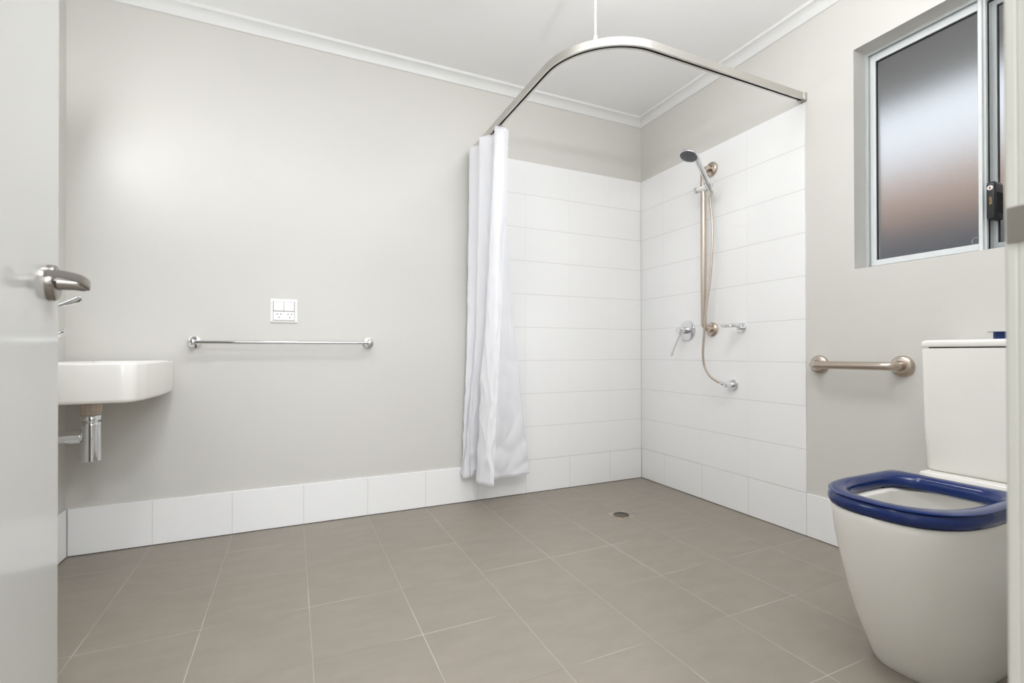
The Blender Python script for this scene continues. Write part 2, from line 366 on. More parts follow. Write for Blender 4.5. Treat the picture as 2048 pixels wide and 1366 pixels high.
# lock
lkx0, lky0, lkz0, lkz1 = .062, -1.7535, 1.311, 1.4415
def rsq(z, ins, cz=0):
    x0, x1, y0, y1, r = lkx0 + ins, .124, lky0 - .0245 + ins, lky0 - ins, .006; P = []
    for cx_, cy_, a0 in ((x0 + r, y0 + r, PI), (x1 - r, y0 + r, 1.5 * PI), (x1 - r, y1 - r, 0), (x0 + r, y1 - r, .5 * PI)):
        for k in range(5): P.append(Vector((cx_ + r * math.cos(a0 + k * PI / 8), cy_ + r * math.sin(a0 + k * PI / 8), z)))
    return P
lk = MB().loft([rsq(lkz0, .0045), rsq(lkz0 + .002, .001), rsq(lkz0 + .005, 0), rsq(lkz1 - .012, 0), rsq(lkz1 - .004, .0015), rsq(lkz1, .005)]).build('window_lock', BLACKP, win, label='black key lock on the sliding sash')
m = MB(); m.box((lkx0 + .014, lky0 - .0250, lkz0 + .022), (.118, lky0 - .0240, lkz1 - .038)); m.build('finger_recess', DARK, lk, smooth=False)
m = MB(); m.box((lkx0 - .0003, lky0 - .020, lkz1 - .0385), (lkx0 + .001, lky0 - .003, lkz1 - .0375)); m.box((lkx0 - .0003, lky0 - .020, lkz0 + .021), (lkx0 + .001, lky0 - .003, lkz0 + .022)); m.build('panel_line', DARK, lk, smooth=False)
m = MB().cyl((lkx0 - .0015, lky0 - .0115, lkz1 - .0225), (lkx0 + .003, lky0 - .0115, lkz1 - .0225), .0082, n=28, bev=.0006); m.build('key_barrel', PINKISH, lk)
m = MB().box((lkx0 - .0019, lky0 - .0128, lkz1 - .0265), (lkx0 - .001, lky0 - .0104, lkz1 - .0185)).box((lkx0 - .0019, lky0 - .0138, lkz1 - .0238), (lkx0 - .001, lky0 - .0098, lkz1 - .0214)); m.build('key_slot', DARK, lk, smooth=False)
def text_mesh(name, s, size, mat, parent, mw):
    cu = bpy.data.curves.new('txt', 'FONT'); cu.body = s; cu.size = size; cu.extrude = 0.0002; cu.align_x = 'CENTER'; cu.align_y = 'CENTER'
    t = bpy.data.objects.new('txt', cu); COL.objects.link(t); dg = bpy.context.evaluated_depsgraph_get(); dg.update()
    me = bpy.data.meshes.new_from_object(t.evaluated_get(dg)); bpy.data.objects.remove(t); bpy.data.curves.remove(cu)
    me.name = name; me.materials.clear(); me.materials.append(mat); me.transform(mw)
    ob = bpy.data.objects.new(name, me); COL.objects.link(ob); ob.parent = parent; ob.matrix_parent_inverse = parent.matrix_basis.inverted()
    return ob
# text reads downwards on the face that looks into the room
mw = Matrix.Translation((lkx0 - .0003, lky0 - .0125, 1.3745)) @ Matrix(((0, 0, -1, 0), (0, -1, 0, 0), (-1, 0, 0, 0), (0, 0, 0, 1)))
text_mesh('lettering', 'LOTUS', .0085, GOLD, lk, mw)
# pin holes left in the reveal
m = MB()
for x_, z_ in ((.035, WZ1), (.049, WZ1)): m.cyl((x_, -1.366, z_ - .0003), (x_, -1.366, z_ + .001), .0014, n=10)
m.cyl((.017, WY0 - .0003, 1.262), (.017, WY0 + .001, 1.262), .0013, n=10)
o = m.build('trim_7', DARK); tag(o, 'tiny dark pin holes in the corner of the window reveal', 'pin holes', kind='structure')

# outside, seen only through the frosted panes
o = MB().box((.17, -5, 2.21), (.90, 2.5, 2.27)).build('eave_soffit', EAVEP, smooth=False); tag(o, 'grey eave lining outside above the window', 'eave', kind='structure')
o = MB().box((1.60, -7, -.3), (1.66, 6, 1.70)).build('boundary_fence', FENCEP, smooth=False); tag(o, 'dark metal fence blurred behind the frosted window', 'fence', kind='structure')
m = MB().box((3.6, -9, -.3), (3.9, 8, 2.72)); o = m.build('neighbour_wall', BRICKN, smooth=False); tag(o, 'brown brick wall of the house next door behind the frosted glass', 'wall', kind='structure')
o = MB().box((.17, -9, -.3), (9, 8, -.2)).build('outside_ground', GROUNDP, smooth=False); tag(o, 'grey paving outside below the window', 'ground', kind='structure')

# ------------------------------------------------------------------ lamps and added fill lights
def area(name, loc, rot, size, watts, col, parent, shape='DISK', sy=None):
    l = bpy.data.lights.new(name, 'AREA'); l.shape = shape; l.size = size
    if sy: l.size_y = sy
    l.energy = watts; l.color = col
    ob = bpy.data.objects.new(name, l); COL.objects.link(ob); ob.location = loc; ob.rotation_euler = rot
    ob.parent = parent; ob.matrix_parent_inverse = parent.matrix_basis.inverted(); return ob
def ceiling_light(loc, watts, label):
    t = thing('ceiling_light', loc, label, 'ceiling light', 'round opal ceiling lights'); x, y, z = loc; z = ZC
    MB().lathe((x, y, z), (0, 0, -1), [(0, .165), (.012, .168), (.018, .165)]).build('base', WPLAST, t)
    MB().lathe((x, y, z - .018), (0, 0, -1), [(0, .158), (.02, .155), (.045, .13), (.058, .09), (.064, .03), (.065, .002)]).build('diffuser', LAMPG, t)
    area('lamp_glow', (x, y, z - .088), (0, 0, 0), .30, watts, (.95, .972, 1.0), t)
ceiling_light(CEIL_LAMPS[0][0], CEIL_LAMPS[0][1], 'round opal ceiling light nearer the basin wall')
ceiling_light(CEIL_LAMPS[1][0], CEIL_LAMPS[1][1], 'round opal ceiling light nearer the window wall')
ceiling_light((-1.95, -3.25, ZC), HALL_FILL_W, 'unseen opal fill lamp added on the corridor ceiling outside the door')  # added out of view, ambient fill through the doorway
VY, VZ = -.46, 1.78
t = thing('vanity_light', (XL, VY, VZ), 'slim white wall light above the basin mirror', 'wall light')
MB().box((XL, VY - .19, VZ - .025), (XL + .03, VY + .19, VZ + .025), .004).build('backplate', WPLAST, t)
MB().box((XL + .03, VY - .17, VZ - .018), (XL + .055, VY + .17, VZ + .018), .008, 3).build('diffuser', LAMPG2, t)
area('lamp_glow', (XL + .062, VY, VZ), (0, -PI / 2 + .25, 0), .03, VANITY_W, (.95, .972, 1.0), t, 'RECTANGLE', .30)
area('lamp_glow', (XL + .05, VY, VZ + .030), (0, PI - .5, 0), .04, VANITY_UP_W, (.95, .972, 1.0), t, 'RECTANGLE', .30)
mi = MB().box((XL, -.66, .93), (XL + .006, -.12, 1.70), .0015, 1).build('wall_mirror', MIRROR, smooth=False); tag(mi, 'frameless mirror on the wall above the basin', 'mirror')
t = thing('fill_uplighter', (-1.25, YF, 1.84), 'unseen white bowl uplighter added as fill beside the doorway', 'wall light')  # added lamp out of view, bounces soft fill off the ceiling
def bowl(r, z): return [Vector((-1.25 + r * math.cos(PI * k / 24), YF + r * .8 * math.sin(PI * k / 24) + .0005, z)) for k in range(25)]
MB().loft([bowl(.04, 1.80), bowl(.11, 1.83), bowl(.16, 1.88), bowl(.17, 1.92), bowl(.155, 1.92), bowl(.12, 1.865)]).build('bowl', WPLAST, t)
area('lamp_glow', (-1.25, YF + .075, 1.925), (PI, 0, 0), .12, UPLIGHT_FILL_W, (.95, .972, 1.0), t)
# added glowing panel on the far corridor wall, fills the room through the doorway
dg = MB().box((-2.70, HY, .85), (-1.05, HY + .01, 2.10)).build('corridor_fill_panel', FILLPANEL, smooth=False); tag(dg, 'unseen glowing fill panel added opposite the bathroom door', 'window', kind='structure')

# ------------------------------------------------------------------ door and frame
HX, HYd = -2.410, -2.375; EX, EY = -2.527, -1.477
dv = Vector((EX - HX, EY - HYd, 0)); DW = dv.length; du = dv.normalized(); dn = Vector((du.y, -du.x, 0))  # dn points to +x side
door = thing('door_1', (HX, HYd, 0), 'white gloss door standing open into the room', 'door', kind='structure')
RD = Matrix((du.to_tuple(), dn.to_tuple(), (0, 0, 1))).transposed()
def dpt(a, b, z): return Vector((HX, HYd, 0)) + du * a + dn * b + Vector((0, 0, z))
def dmesh(mb, *args, **kw):
    for v in mb.bm.verts: v.co = dpt(v.co.x, v.co.y, v.co.z)
    return mb.build(*args, **kw)
leaf = dmesh(MB().box((.002, -.038, .008), (DW, 0, 2.055), .0012, 2), 'door_leaf', DOORP, door, smooth=False)
HZ = .9665; ha = DW - .060
hd = dmesh(MB().lathe((ha, 0, HZ), (0, 1, 0), [(0, .0300), (.009, .0300), (.0105, .0290), (.0115, .0270)], 44), 'door_handle', NICKEL, door, label='satin nickel lever handle')
# the neck sweeps out from the rose and the blade returns towards the hinges
nk = spline([(ha, .009, HZ), (ha, .020, HZ), (ha, .034, HZ - .001), (ha + .001, .043, HZ - .003), (ha + .001, .048, HZ - .004)], 6)
m = MB().tube(nk, .01, 20, radii=[.0118 - .0045 * (k / (len(nk) - 1)) for k in range(len(nk))])
blade = []
bp = spline([(ha + .009, .0475, HZ - .001), (ha - .002, .0490, HZ + .001), (ha - .028, .0455, HZ + .005), (ha - .060, .0355, HZ + .0065), (ha - .092, .0245, HZ + .005), (ha - .118, .0165, HZ + .001)], 5)
for k, p in enumerate(bp):
    s_ = k / (len(bp) - 1); hz = .0088 - .0036 * s_; ty = .0040
    if k in (0, len(bp) - 1): hz *= .75; ty *= .6
    nrm = Vector((.0, 1, 0)) if k < 2 else Vector((.12, 1, 0)).normalized()
    ringp = []
    for q in range(16):
        a_ = 2 * PI * q / 16; ca, sa = math.cos(a_), math.sin(a_)
        e = .5
        ringp.append(p + nrm * (math.copysign(abs(ca) ** e, ca) * ty) + Vector((0, 0, math.copysign(abs(sa) ** e, sa) * hz)))
    blade.append(ringp)
m.loft(blade)
dmesh(m, 'lever', NICKEL, hd)
m = MB()
for hz in (.20, 1.03, 1.86): m.cyl((-.006, .004, hz - .05), (-.006, .004, hz + .05), .0065, n=20, bev=.001)
dmesh(m, 'hinge', NICKEL, door)
dmesh(MB().box((DW - .0005, -.030, HZ - .075), (DW + .0012, -.008, HZ + .075)), 'latch_plate', NICKEL, door, smooth=False)
# frame lining: jamb on the lock side, jamb on the hinge side, head
def lining(mb, x, s):
    # profile in (x,y): rolled room edge, shallow groove, stop
    P = []
    def a(dx, y): P.append((x + s * dx, y))
    a(.02, YF + .0005); a(.0035, YF + .0005)
    for k in range(1, 6): a(.0035 * (1 - math.sin(k * PI / 10)), YF + .0005 - .0035 * (1 - math.cos(k * PI / 10)))
    a(0, YF - .0075); a(.0007, YF - .0083); a(.0007, YF - .0092); a(0, YF - .0100); a(0, YF - .043); a(-.014, YF - .043); a(-.014, YO + .004); a(-.012, YO); a(.02, YO)
    pts = [Vector((p[0], p[1], 0)) for p in P]
    mb.prism(pts, (0, 0, DZ))
m = MB(); lining(m, DX1, 1); jl = m.build('trim_8', FRAMEP, angle=30); tag(jl, 'white enamelled door jamb with a strike plate at the right edge', 'door frame', kind='structure')
m = MB(); lining(m, DX0, -1); o = m.build('trim_9', FRAMEP, angle=30); tag(o, 'white enamelled door jamb on the hinge side', 'door frame', kind='structure')
m = MB(); m.box((DX0, YO, DZ - .003), (DX1, YF, DZ + .018)); o = m.build('trim_10', FRAMEP, smooth=False); tag(o, 'white enamelled head of the door frame', 'door frame', kind='structure')
m = MB(); sz0, sz1 = .9475, .9800
sp = []
for k in range(10):
    t_ = k / 9; yy = YF - .0015 - .022 * t_; sp.append((DX1 - .0006 - .0016 * math.sin(min(1, t_ * 2) * PI / 2) * (1 if t_ < .5 else 1 - (t_ - .5) * .8), yy))
rings = [[Vector((x_, y_, sz0)), Vector((x_, y_, sz1)), Vector((x_ + .0016, y_, sz1)), Vector((x_ + .0016, y_, sz0))] for x_, y_ in sp]
m.loft(rings); sk = m.build('strike_plate', NICKEL, jl)
MB().box((DX1 - .0005, YF - .040, sz0 - .02), (DX1 + .001, YF - .0225, sz1 + .02), .0003, 1).build('strike_plate', NICKEL, jl, smooth=False)

# ------------------------------------------------------------------ towel rail
tz = .8985; tx0, tx1, ty = -2.5535, -1.789, -.064
t = thing('towel_rail', (-2.17, PB, tz), 'long polished chrome towel rail under the power point', 'towel rail')
for x_ in (tx0, tx1):
    MB().lathe((x_, PB, tz), (0, -1, 0), [(0, .0275), (.006, .0275), (.0085, .0262), (.0095, .024), (.0096, .001)], 44).build('wall_flange', CHROME, t)
    MB().lathe((x_, PB - .009, tz), (0, -1, 0), [(0, .0125), (.052, .0125), (.072, .0125), (.0735, .0118), (.0745, .010)], 32).build('post', CHROME, t)
MB().cyl((tx0 + .004, ty + .001, tz), (tx1 - .004, ty + .001, tz), .0082, n=28).build('bar', CHROME, t)

# ------------------------------------------------------------------ power point
px0, px1, pz0, pz1 = -2.2460, -2.1255, .9955, 1.1105
t = thing('power_point', ((px0 + px1) / 2, PB, (pz0 + pz1) / 2), 'white double power point with two switches above the towel rail', 'power point')
def chamfer_plate(x0, x1, z0, z1, y0, d, ch, mb):
    def R(i, y): return [Vector((x0 + i, y, z0 + i)), Vector((x1 - i, y, z0 + i)), Vector((x1 - i, y, z1 - i)), Vector((x0 + i, y, z1 - i))]
    mb.loft([R(0, y0), R(0, y0 - d * .45), R(.001, y0 - d * .6), R(ch, y0 - d)])
m = MB(); chamfer_plate(px0, px1, pz0, pz1, PB, .0085, .012, m); m.build('plate', SWP, t, smooth=False)
ix0, ix1, iz0, iz1 = px0 + .014, px1 - .014, pz0 + .0125, pz1 - .0125; zm = iz0 + (iz1 - iz0) * .485; yp = PB - .0085
m = MB().box((ix0 - .0012, yp + .0005, iz0 - .0012), (ix1 + .0012, yp - .0002, iz1 + .0012)); m.build('inset_gap_shade', SEAL_SHADE, t, smooth=False)  # dark backing box, shade of the gap put in as colour
m = MB().box((ix0, yp - .0012, iz0), (ix1, yp + .001, zm - .0016), .0004, 1); so = m.build('socket_panel', SWP, t, smooth=False)
for k, x_ in enumerate((ix0, (ix0 + ix1) / 2)):
    w_ = (ix1 - ix0) / 2; r = Matrix.Rotation(math.radians(2.6), 3, 'X')
    MB().box((x_ + .0006, yp - .0026, zm + .0008), (x_ + w_ - .0006, yp + .001, iz1), .0006, 2, rot=r).build('rocker_switch', SWP, t, smooth=False)
for xc in (ix0 + (ix1 - ix0) * .27, ix0 + (ix1 - ix0) * .78):
    zc = iz0 + (zm - iz0) * .50; m = MB()
    for sx in (-1, 1):
        m.box((xc + sx * .0078 - .0014, yp - .0015, zc + .0035 - .0), (xc + sx * .0078 + .0014, yp - .0005, zc + .0105), rot=Matrix.Rotation(math.radians(30 * -sx), 3, 'Y'))
    m.box((xc - .0014, yp - .0015, zc - .0125), (xc + .0014, yp - .0005, zc - .0055))
    m.build('socket_slots', DARK, so, smooth=False)

# ------------------------------------------------------------------ shower rail
SX, SY = -.068, -.608; SZ0, SZ1 = .9752, 1.8768
def dome(mb, org, axis, R, h, hole=0):
    mb.lathe(org, axis, [(0, R), (h * .30, R), (h * .62, R * .95), (h * .85, R * .84), (h, R * .64), (h * 1.02, R * .50), (h * .9, R * .46)], 48)
t = thing('shower_grab_rail', (0, SY, SZ0), 'tall vertical brushed steel rail holding the hand shower', 'grab rail')
for z_ in (SZ0, SZ1):
    m = MB(); dome(m, (0, SY, z_), (-1, 0, 0), .040, .018); m.build('wall_flange', BRUSH, t)
path = fillet([(-.004, SY, SZ0), (SX, SY, SZ0), (SX, SY, SZ1), (-.004, SY, SZ1)], .042, 10)
MB().tube(path, .0155, 28).build('bar', BRUSH, t)
# slider holder
B = Vector((-.090, -.676, 1.7495)); KN = Vector((-.078, -.566, 1.760)); ax = Vector((0, -1, -.075)).normalized()
t = thing('shower_head_holder', (SX, SY, 1.757), 'white and chrome slider clamped on the tall rail', 'shower holder')
MB().lathe(Vector((SX - .004, -.553, 1.761)), ax, [(0, .012), (.002, .0165), (.014, .0175), (.018, .0155)], 32).build('clamp_knob', CHROME, t)
MB().lathe(Vector((SX - .004, -.571, 1.7597)), ax, [(0, .0125), (.002, .0145), (.055, .0180), (.078, .0170)], 32).build('clamp_barrel', WPLAST, t)
MB().lathe(Vector((SX - .004, -.636, 1.7535)), ax, [(0, .0165), (.002, .0178), (.014, .0178), (.016, .0165)], 32).build('swivel_collar', CHROME, t)
Bc = Vector((-.080, -.6590, 1.7570)); H = Vector((-.208, -.6436, 1.9064)); nf = Vector((-.376, .048, -.926)).normalized()
e1 = (Bc - H); e1 = (e1 - nf * e1.dot(nf)).normalized(); e2 = nf.cross(e1); HP = H + e1 * .054 - nf * .006; hu = (HP - Bc).normalized()
MB().lathe(Bc - hu * .020, hu, [(0, .0128), (.001, .0150), (.040, .0172), (.041, .0150), (.040, .0134), (.001, .0116)], 32).build('cradle', CHROME, t)
MB().box((SX - .026, -.700, 1.736), (SX - .004, -.694, 1.762), .002).build('cradle_bracket', CHROME, t, smooth=False)
# hand shower
t = thing('hand_shower', Bc, 'chrome hand shower with a round grey spray face', 'shower head')
hp = spline([Bc - hu * .026, Bc, Bc.lerp(HP, .3), Bc.lerp(HP, .6), Bc.lerp(HP, .85), HP, H + e1 * .034 - nf * .008], 5)
rad = []
for k in range(len(hp)):
    s_ = k / (len(hp) - 1); rad.append(.0108 + .0045 * math.sin(min(1, s_ * 1.25) * PI / 2))
m = MB().tube(hp, .012, 28, radii=rad)
# upper body
m.lathe(H - nf * .014, nf, [(0, .006), (.0005, .030), (.004, .043), (.010, .0505), (.017, .0525), (.021, .0515), (.0225, .0490), (.0215, .0465)], 56)
hs = m.build('body', CHROME, t)
fc = MB().lathe(H + nf * .0030, nf, [(0, .0465), (.0040, .0465), (.0052, .0445), (.0056, .001)], 56).build('spray_face', GREYRUB, t)
m = MB()
for n_, r_ in ((1, 0), (7, .011), (13, .021), (19, .031), (24, .0395)):
    for k in range(n_):
        a_ = 2 * PI * k / n_ + r_ * 30; c_ = H + nf * .0080 + (e1 * math.cos(a_) + e2 * math.sin(a_)) * r_
        m.lathe(c_, nf, [(0, .0013), (.0018, .0009)], 8)
o = m.build('spray_nozzles', NOZ, fc); o['kind'] = 'stuff'
# hose
hose = [Bc - hu * .024, Bc - hu * .040, (-.064, -.6520, 1.690), (-.064, -.6585, 1.6265), (-.068, -.6697, 1.5409), (-.074, -.6728, 1.4034), (-.082, -.6657, 1.2406), (-.094, -.6518, 1.1054), (-.1, -.6395, .9418), (-.1, -.632, .8323), (-.090, -.6362, .7637), (-.080, -.6613, .718), (-.068, -.700, .690), (-.058, -.728, .679)]
hp = spline(hose, 40); LN = len(hp)
t = thing('shower_hose', hp[-1], 'ribbed metal shower hose hanging in front of the tall rail', 'hose')
Lacc = 0; rr = []
for k in range(LN):
    if k: Lacc += (hp[k] - hp[k - 1]).length
    rr.append(.0062 + .0007 * math.sin(Lacc / .0062 * 2 * PI / 1.0) )
MB().tube(hp, .0065, 14, radii=rr).build('braid', BRUSH, t, angle=60)
MB().tube([hp[0], hp[10], hp[20]], .0088, 20).build('upper_ferrule', CHROME, t)
MB().lathe(hp[-1] - (hp[-1] - hp[-6]).normalized() * .018, hp[-1] - hp[-6], [(0, .0075), (.002, .0088), (.016, .0098), (.0165, .0075)], 12).build('lower_ferrule', CHROME, t)
# outlet elbow
t = thing('shower_outlet', (0, -.7456, .6725), 'small chrome wall outlet where the shower hose ends', 'outlet')
MB().lathe((0, -.7456, .6725), (-1, 0, 0), [(0, .031), (.005, .031), (.0075, .0295), (.0085, .027), (.0086, .001)], 44).build('wall_flange', CHROME, t)
MB().lathe((-.008, -.7456, .6725), (-1, 0, 0), [(0, .0135), (.016, .0135), (.017, .0125), (.019, .0125), (.020, .0135), (.054, .0135), (.0555, .0125), (.056, .001)], 32).build('body', CHROME, t)
MB().cyl((-.052, -.741, .674), (-.056, -.725, .6785), .0088, n=24).build('hose_spigot', CHROME, t)
# mixer
t = thing('shower_mixer', (0, -.4223, .9772), 'round chrome shower mixer with a long drooping lever', 'tap')
MB().lathe((0, -.4223, .9772), (-1, 0, 0), [(0, .060), (.006, .060), (.0095, .0585), (.0115, .055), (.0117, .001)], 64).build('wall_plate', CHROME, t)
MB().lathe((-.010, -.4223, .9772), (-1, 0, 0), [(0, .0205), (.020, .0205), (.021, .0190), (.026, .0190), (.027, .0205), (.068, .0205), (.0705, .0195), (.071, .001)], 40).build('body', CHROME, t)
def paddle(mb, p0, p1, wdir, w0, w1, th, n=14):
    p0 = Vector(p0); p1 = Vector(p1); d = (p1 - p0).normalized(); wd = Vector(wdir); wd = (wd - d * wd.dot(d)).normalized(); nn = d.cross(wd)
    rings = []
    for k in range(n + 1):
        s_ = k / n; wk = w0 + (w1 - w0) * (0 if s_ < .35 else ((s_ - .35) / .65) ** 1.2)
        if s_ > .9: wk *= math.sqrt(max(.05, 1 - ((s_ - .9) / .1) ** 2 * .85))
        tk = th * (1 - .25 * s_); c_ = p0 + (p1 - p0) * s_
        rings.append([c_ + wd * math.cos(2 * PI * q / 18) * wk + nn * math.sin(2 * PI * q / 18) * tk for q in range(18)])
    mb.loft(rings)
m = MB(); paddle(m, (-.070, -.436, .963), (-.100, -.386, .826), (0, 1, .35), .0048, .0112, .0042); m.build('lever', CHROME, t)
# soap ring
t = thing('soap_dish_ring', (0, -.8005, .9790), 'small chrome soap holder ring on the shower wall', 'soap holder')
MB().lathe((0, -.8005, .9762), (-1, 0, 0), [(0, .0265), (.005, .0265), (.008, .025), (.0085, .001)], 40).build('wall_flange', CHROME, t)
MB().lathe((-.008, -.8005, .9762), (-1, 0, 0), [(0, .0105), (.020, .0105), (.021, .009)], 28).build('post', CHROME, t)
MB().box((-.046, -.8125, .9785), (-.014, -.7885, .9875), .0015).build('bracket', CHROME, t, smooth=False)
m = MB(); cx_, cy_ = -.086, -.8005; rg = []
for k in range(64):
    a_ = 2 * PI * k / 64; d_ = Vector((math.cos(a_), math.sin(a_), 0)); c_ = Vector((cx_, cy_, .9835)) + d_ * .041
    rg.append([c_ + d_ * .0022 + Vector((0, 0, .0050)), c_ + d_ * .0022 - Vector((0, 0, .0050)), c_ - d_ * .0022 - Vector((0, 0, .0050)), c_ - d_ * .0022 + Vector((0, 0, .0050))])
m.loft(rg, closed=True); m.build('ring', CHROME, t, angle=40)

# ------------------------------------------------------------------ curtain track and curtain
TZ0, TZ1 = 2.010, 2.040; TXL, TYR, TRAD = -1.1855, -1.1365, .30
pathT = [Vector((-.004, TYR, 0))]
cxx, cyy = TXL + TRAD, TYR + TRAD
for k in range(0, 29):
    a_ = -PI / 2 - (PI / 2) * k / 28; pathT.append(Vector((cxx + TRAD * math.cos(a_), cyy + TRAD * math.sin(a_), 0)))
pathT.append(Vector((TXL, PB - .001, 0)))
def strip(o0, o1, z0, z1):
    """sweeps a rectangle: offsets to the outer side of the bend (camera side) o0..o1"""
    rings = []
    for i, p in enumerate(pathT):
        tg = (pathT[min(i + 1, len(pathT) - 1)] - pathT[max(i - 1, 0)]).normalized(); nn = Vector((tg.y * -1, tg.x, 0))
        if nn.dot(p - Vector((cxx, cyy, 0))) < 0 and 0 < i < len(pathT) - 1: nn = -nn
        if i == 0: nn = Vector((0, -1, 0))
        if i == len(pathT) - 1: nn = Vector((-1, 0, 0))
        rings.append([p + nn * o0 + Vector((0, 0, z0)), p + nn * o1 + Vector((0, 0, z0)), p + nn * o1 + Vector((0, 0, z1)), p + nn * o0 + Vector((0, 0, z1))])
    return rings
t = thing('curtain_track', (0, TYR, TZ0), 'curved satin aluminium curtain track bent round the shower', 'curtain track')
m = MB(); m.loft(strip(-.0140, .0140, TZ0 + .009, TZ1)); m.loft(strip(.0045, .0140, TZ0, TZ0 + .0092)); m.loft(strip(-.0140, -.0045, TZ0, TZ0 + .0092))
m.build('rail', ALU, t, angle=25)
MB().loft(strip(-.0046, .0046, TZ0 + .0050, TZ0 + .0092)).build('glider_slot', DARK, t, smooth=False)
m = MB().box((-.0155, TYR - .0165, TZ0 - .003), (PB, TYR + .0165, TZ1 + .002), .001, 1).box((-.024, TYR + .002, TZ0 - .004), (-.014, TYR + .014, TZ0 - .0005))
m.build('wall_bracket', ALU, t, smooth=False)
MB().box((TXL - .0165, PB - .016, TZ0 - .003), (TXL + .0165, PB, TZ1 + .002), .001, 1).build('wall_bracket', ALU, t, smooth=False)
ra = math.radians(218); rx, ry = cxx + TRAD * math.cos(ra), cyy + TRAD * math.sin(ra)
SUPA = (-1.085, -1.044); rx, ry = SUPA
r = thing('track_support_rod', (rx, ry, TZ1), 'thin white rod hanging the curtain track from the ceiling', 'rod')
MB().cyl((rx, ry, TZ1 + .02), (rx, ry, ZC), .0042, n=20).build('rod', WPLAST, r)
MB().lathe((rx, ry, TZ1 - .001), (0, 0, 1), [(0, .0095), (.002, .0095), (.004, .0072), (.030, .0072), (.032, .0055)], 24).build('collar', WPLAST, r)
MB().lathe((rx, ry, ZC), (0, 0, -1), [(0, .02), (.004, .02), (.007, .012)], 24).build('ceiling_cap', WPLAST, r)

ct_top = [(-1.140, -.345), (-1.182, -.372), (-1.2175, -.352), (-1.190, -.318), (-1.150, -.310), (-1.170, -.272), (-1.2150, -.250), (-1.2500, -.214), (-1.198, -.178), (-1.160, -.150), (-1.232, -.100), (-1.250, -.060), (-1.19, -.045), (-1.15, -.030)]
ct_bot = [(-1.192, -.263), (-1.222, -.228), (-1.2480, -.148), (-1.165, -.150), (-1.040, -.128), (-.905, -.112), (-1.060, -.062), (-1.205, -.040), (-1.262, -.046), (-1.2760, -.038), (-1.20, -.028), (-1.262, -.022), (-1.2805, -.012), (-1.22, -.008)]
# the near fold keeps the sharp crease, everything else is spline
NT = len(ct_top)
PT = spline([(a, b, 0) for a, b in ct_top], 14); PBm = spline([(a, b, 0) for a, b in ct_bot], 14)
ct = thing('shower_curtain', (-1.19, -.18, .15), 'long white fabric shower curtain bunched at the end of its track', 'shower curtain')
bm = bmesh.new(); NZ = 120; grid = []
ZT, ZB = 1.988, .150
for i in range(NZ + 1):
    s_ = i / NZ; row = []
    for j in range(len(PT)):
        uu = j / (len(PT) - 1)
        e = s_ ** 1.12
        p = PT[j].lerp(PBm[j], e)
        z = ZT + (ZB - ZT) * s_
        amp = .0048 * min(1, s_ * 6 + .15) * (.5 + s_)
        q = Vector((uu * 9, z * 3.2, 0)); q2 = Vector((uu * 26, z * 9.0 + uu * 7, 3.1))
        n1_ = noise.noise(q) * 1.3 + noise.noise(q2) * .55
        ridge = 1 - abs(noise.noise(Vector((uu * 14 + z * 2.5, z * 7 - uu * 10, 9.0)))) * 2.2
        n2_ = max(0, ridge) ** 3 * 1.1 * (.25 + s_)
        d_ = (PT[min(j + 1, len(PT) - 1)] - PT[max(j - 1, 0)]).lerp(PBm[min(j + 1, len(PT) - 1)] - PBm[max(j - 1, 0)], e)
        nn = Vector((-d_.y, d_.x, 0)).normalized() if d_.length > 1e-6 else Vector((1, 0, 0))
        fade = min(1, (j + .5) / 5)
        off = (n1_ + n2_) * amp
        if j <= 2: off += .0014 * math.sin(z * 210 + j) + .001 * math.sin(z * 97)
        if i == 0: z += .003 * math.sin(uu * 60)
        p = p + nn * off; y = min(p.y, -.004)
        row.append(bm.verts.new((p.x, y, z)))
    grid.append(row)
for i in range(NZ):
    for j in range(len(PT) - 1): bm.faces.new((grid[i][j], grid[i][j + 1], grid[i + 1][j + 1], grid[i + 1][j]))
me = bpy.data.meshes.new('fabric'); bm.to_mesh(me); bm.free(); me.materials.append(CURT); me.shade_smooth()
fb = bpy.data.objects.new('fabric', me); COL.objects.link(fb); fb.parent = ct; fb.matrix_parent_inverse = ct.matrix_basis.inverted()
sd = fb.modifiers.new('thickness', 'SOLIDIFY'); sd.thickness = .0007; sd.offset = 0
# stitched hems: along the bottom, the top and the free edge
def hem(name, pts, wv, r=.0012):
    return MB().tube(pts, r, 8).build(name, CURT, ct)
def gp(i, j): return me.vertices[i * len(PT) + j].co.copy()
hem('bottom_hem', [gp(NZ, j) + Vector((0, 0, .001)) for j in range(len(PT))], 0, .0014)
hem('side_hem', [gp(i, 0) for i in range(NZ + 1)], 0, .0014)
hem('top_hem', [gp(0, j) for j in range(len(PT))], 0, .0011)
for k, (j, yy) in enumerate(((10, -.335), (30, -.285), (70, -.235), (105, -.190), (134, -.120), (160, -.060))):
    a_ = gp(0, j); b_ = Vector((TXL, yy, TZ0 + .006))
    m = MB().tube([a_ + Vector((0, 0, -.012)), a_ + Vector((0, 0, .006)), b_ - Vector((0, 0, .004)), b_], .0011, 8); m.box(b_ - Vector((.0025, .004, .003)), b_ + Vector((.0025, .004, .003)))
    m.lathe(a_ + Vector((0, -.001, -.012)), (0, -1, 0), [(0, .004), (.0006, .004)], 12)
    m.build('curtain_hook', ALU, ct)

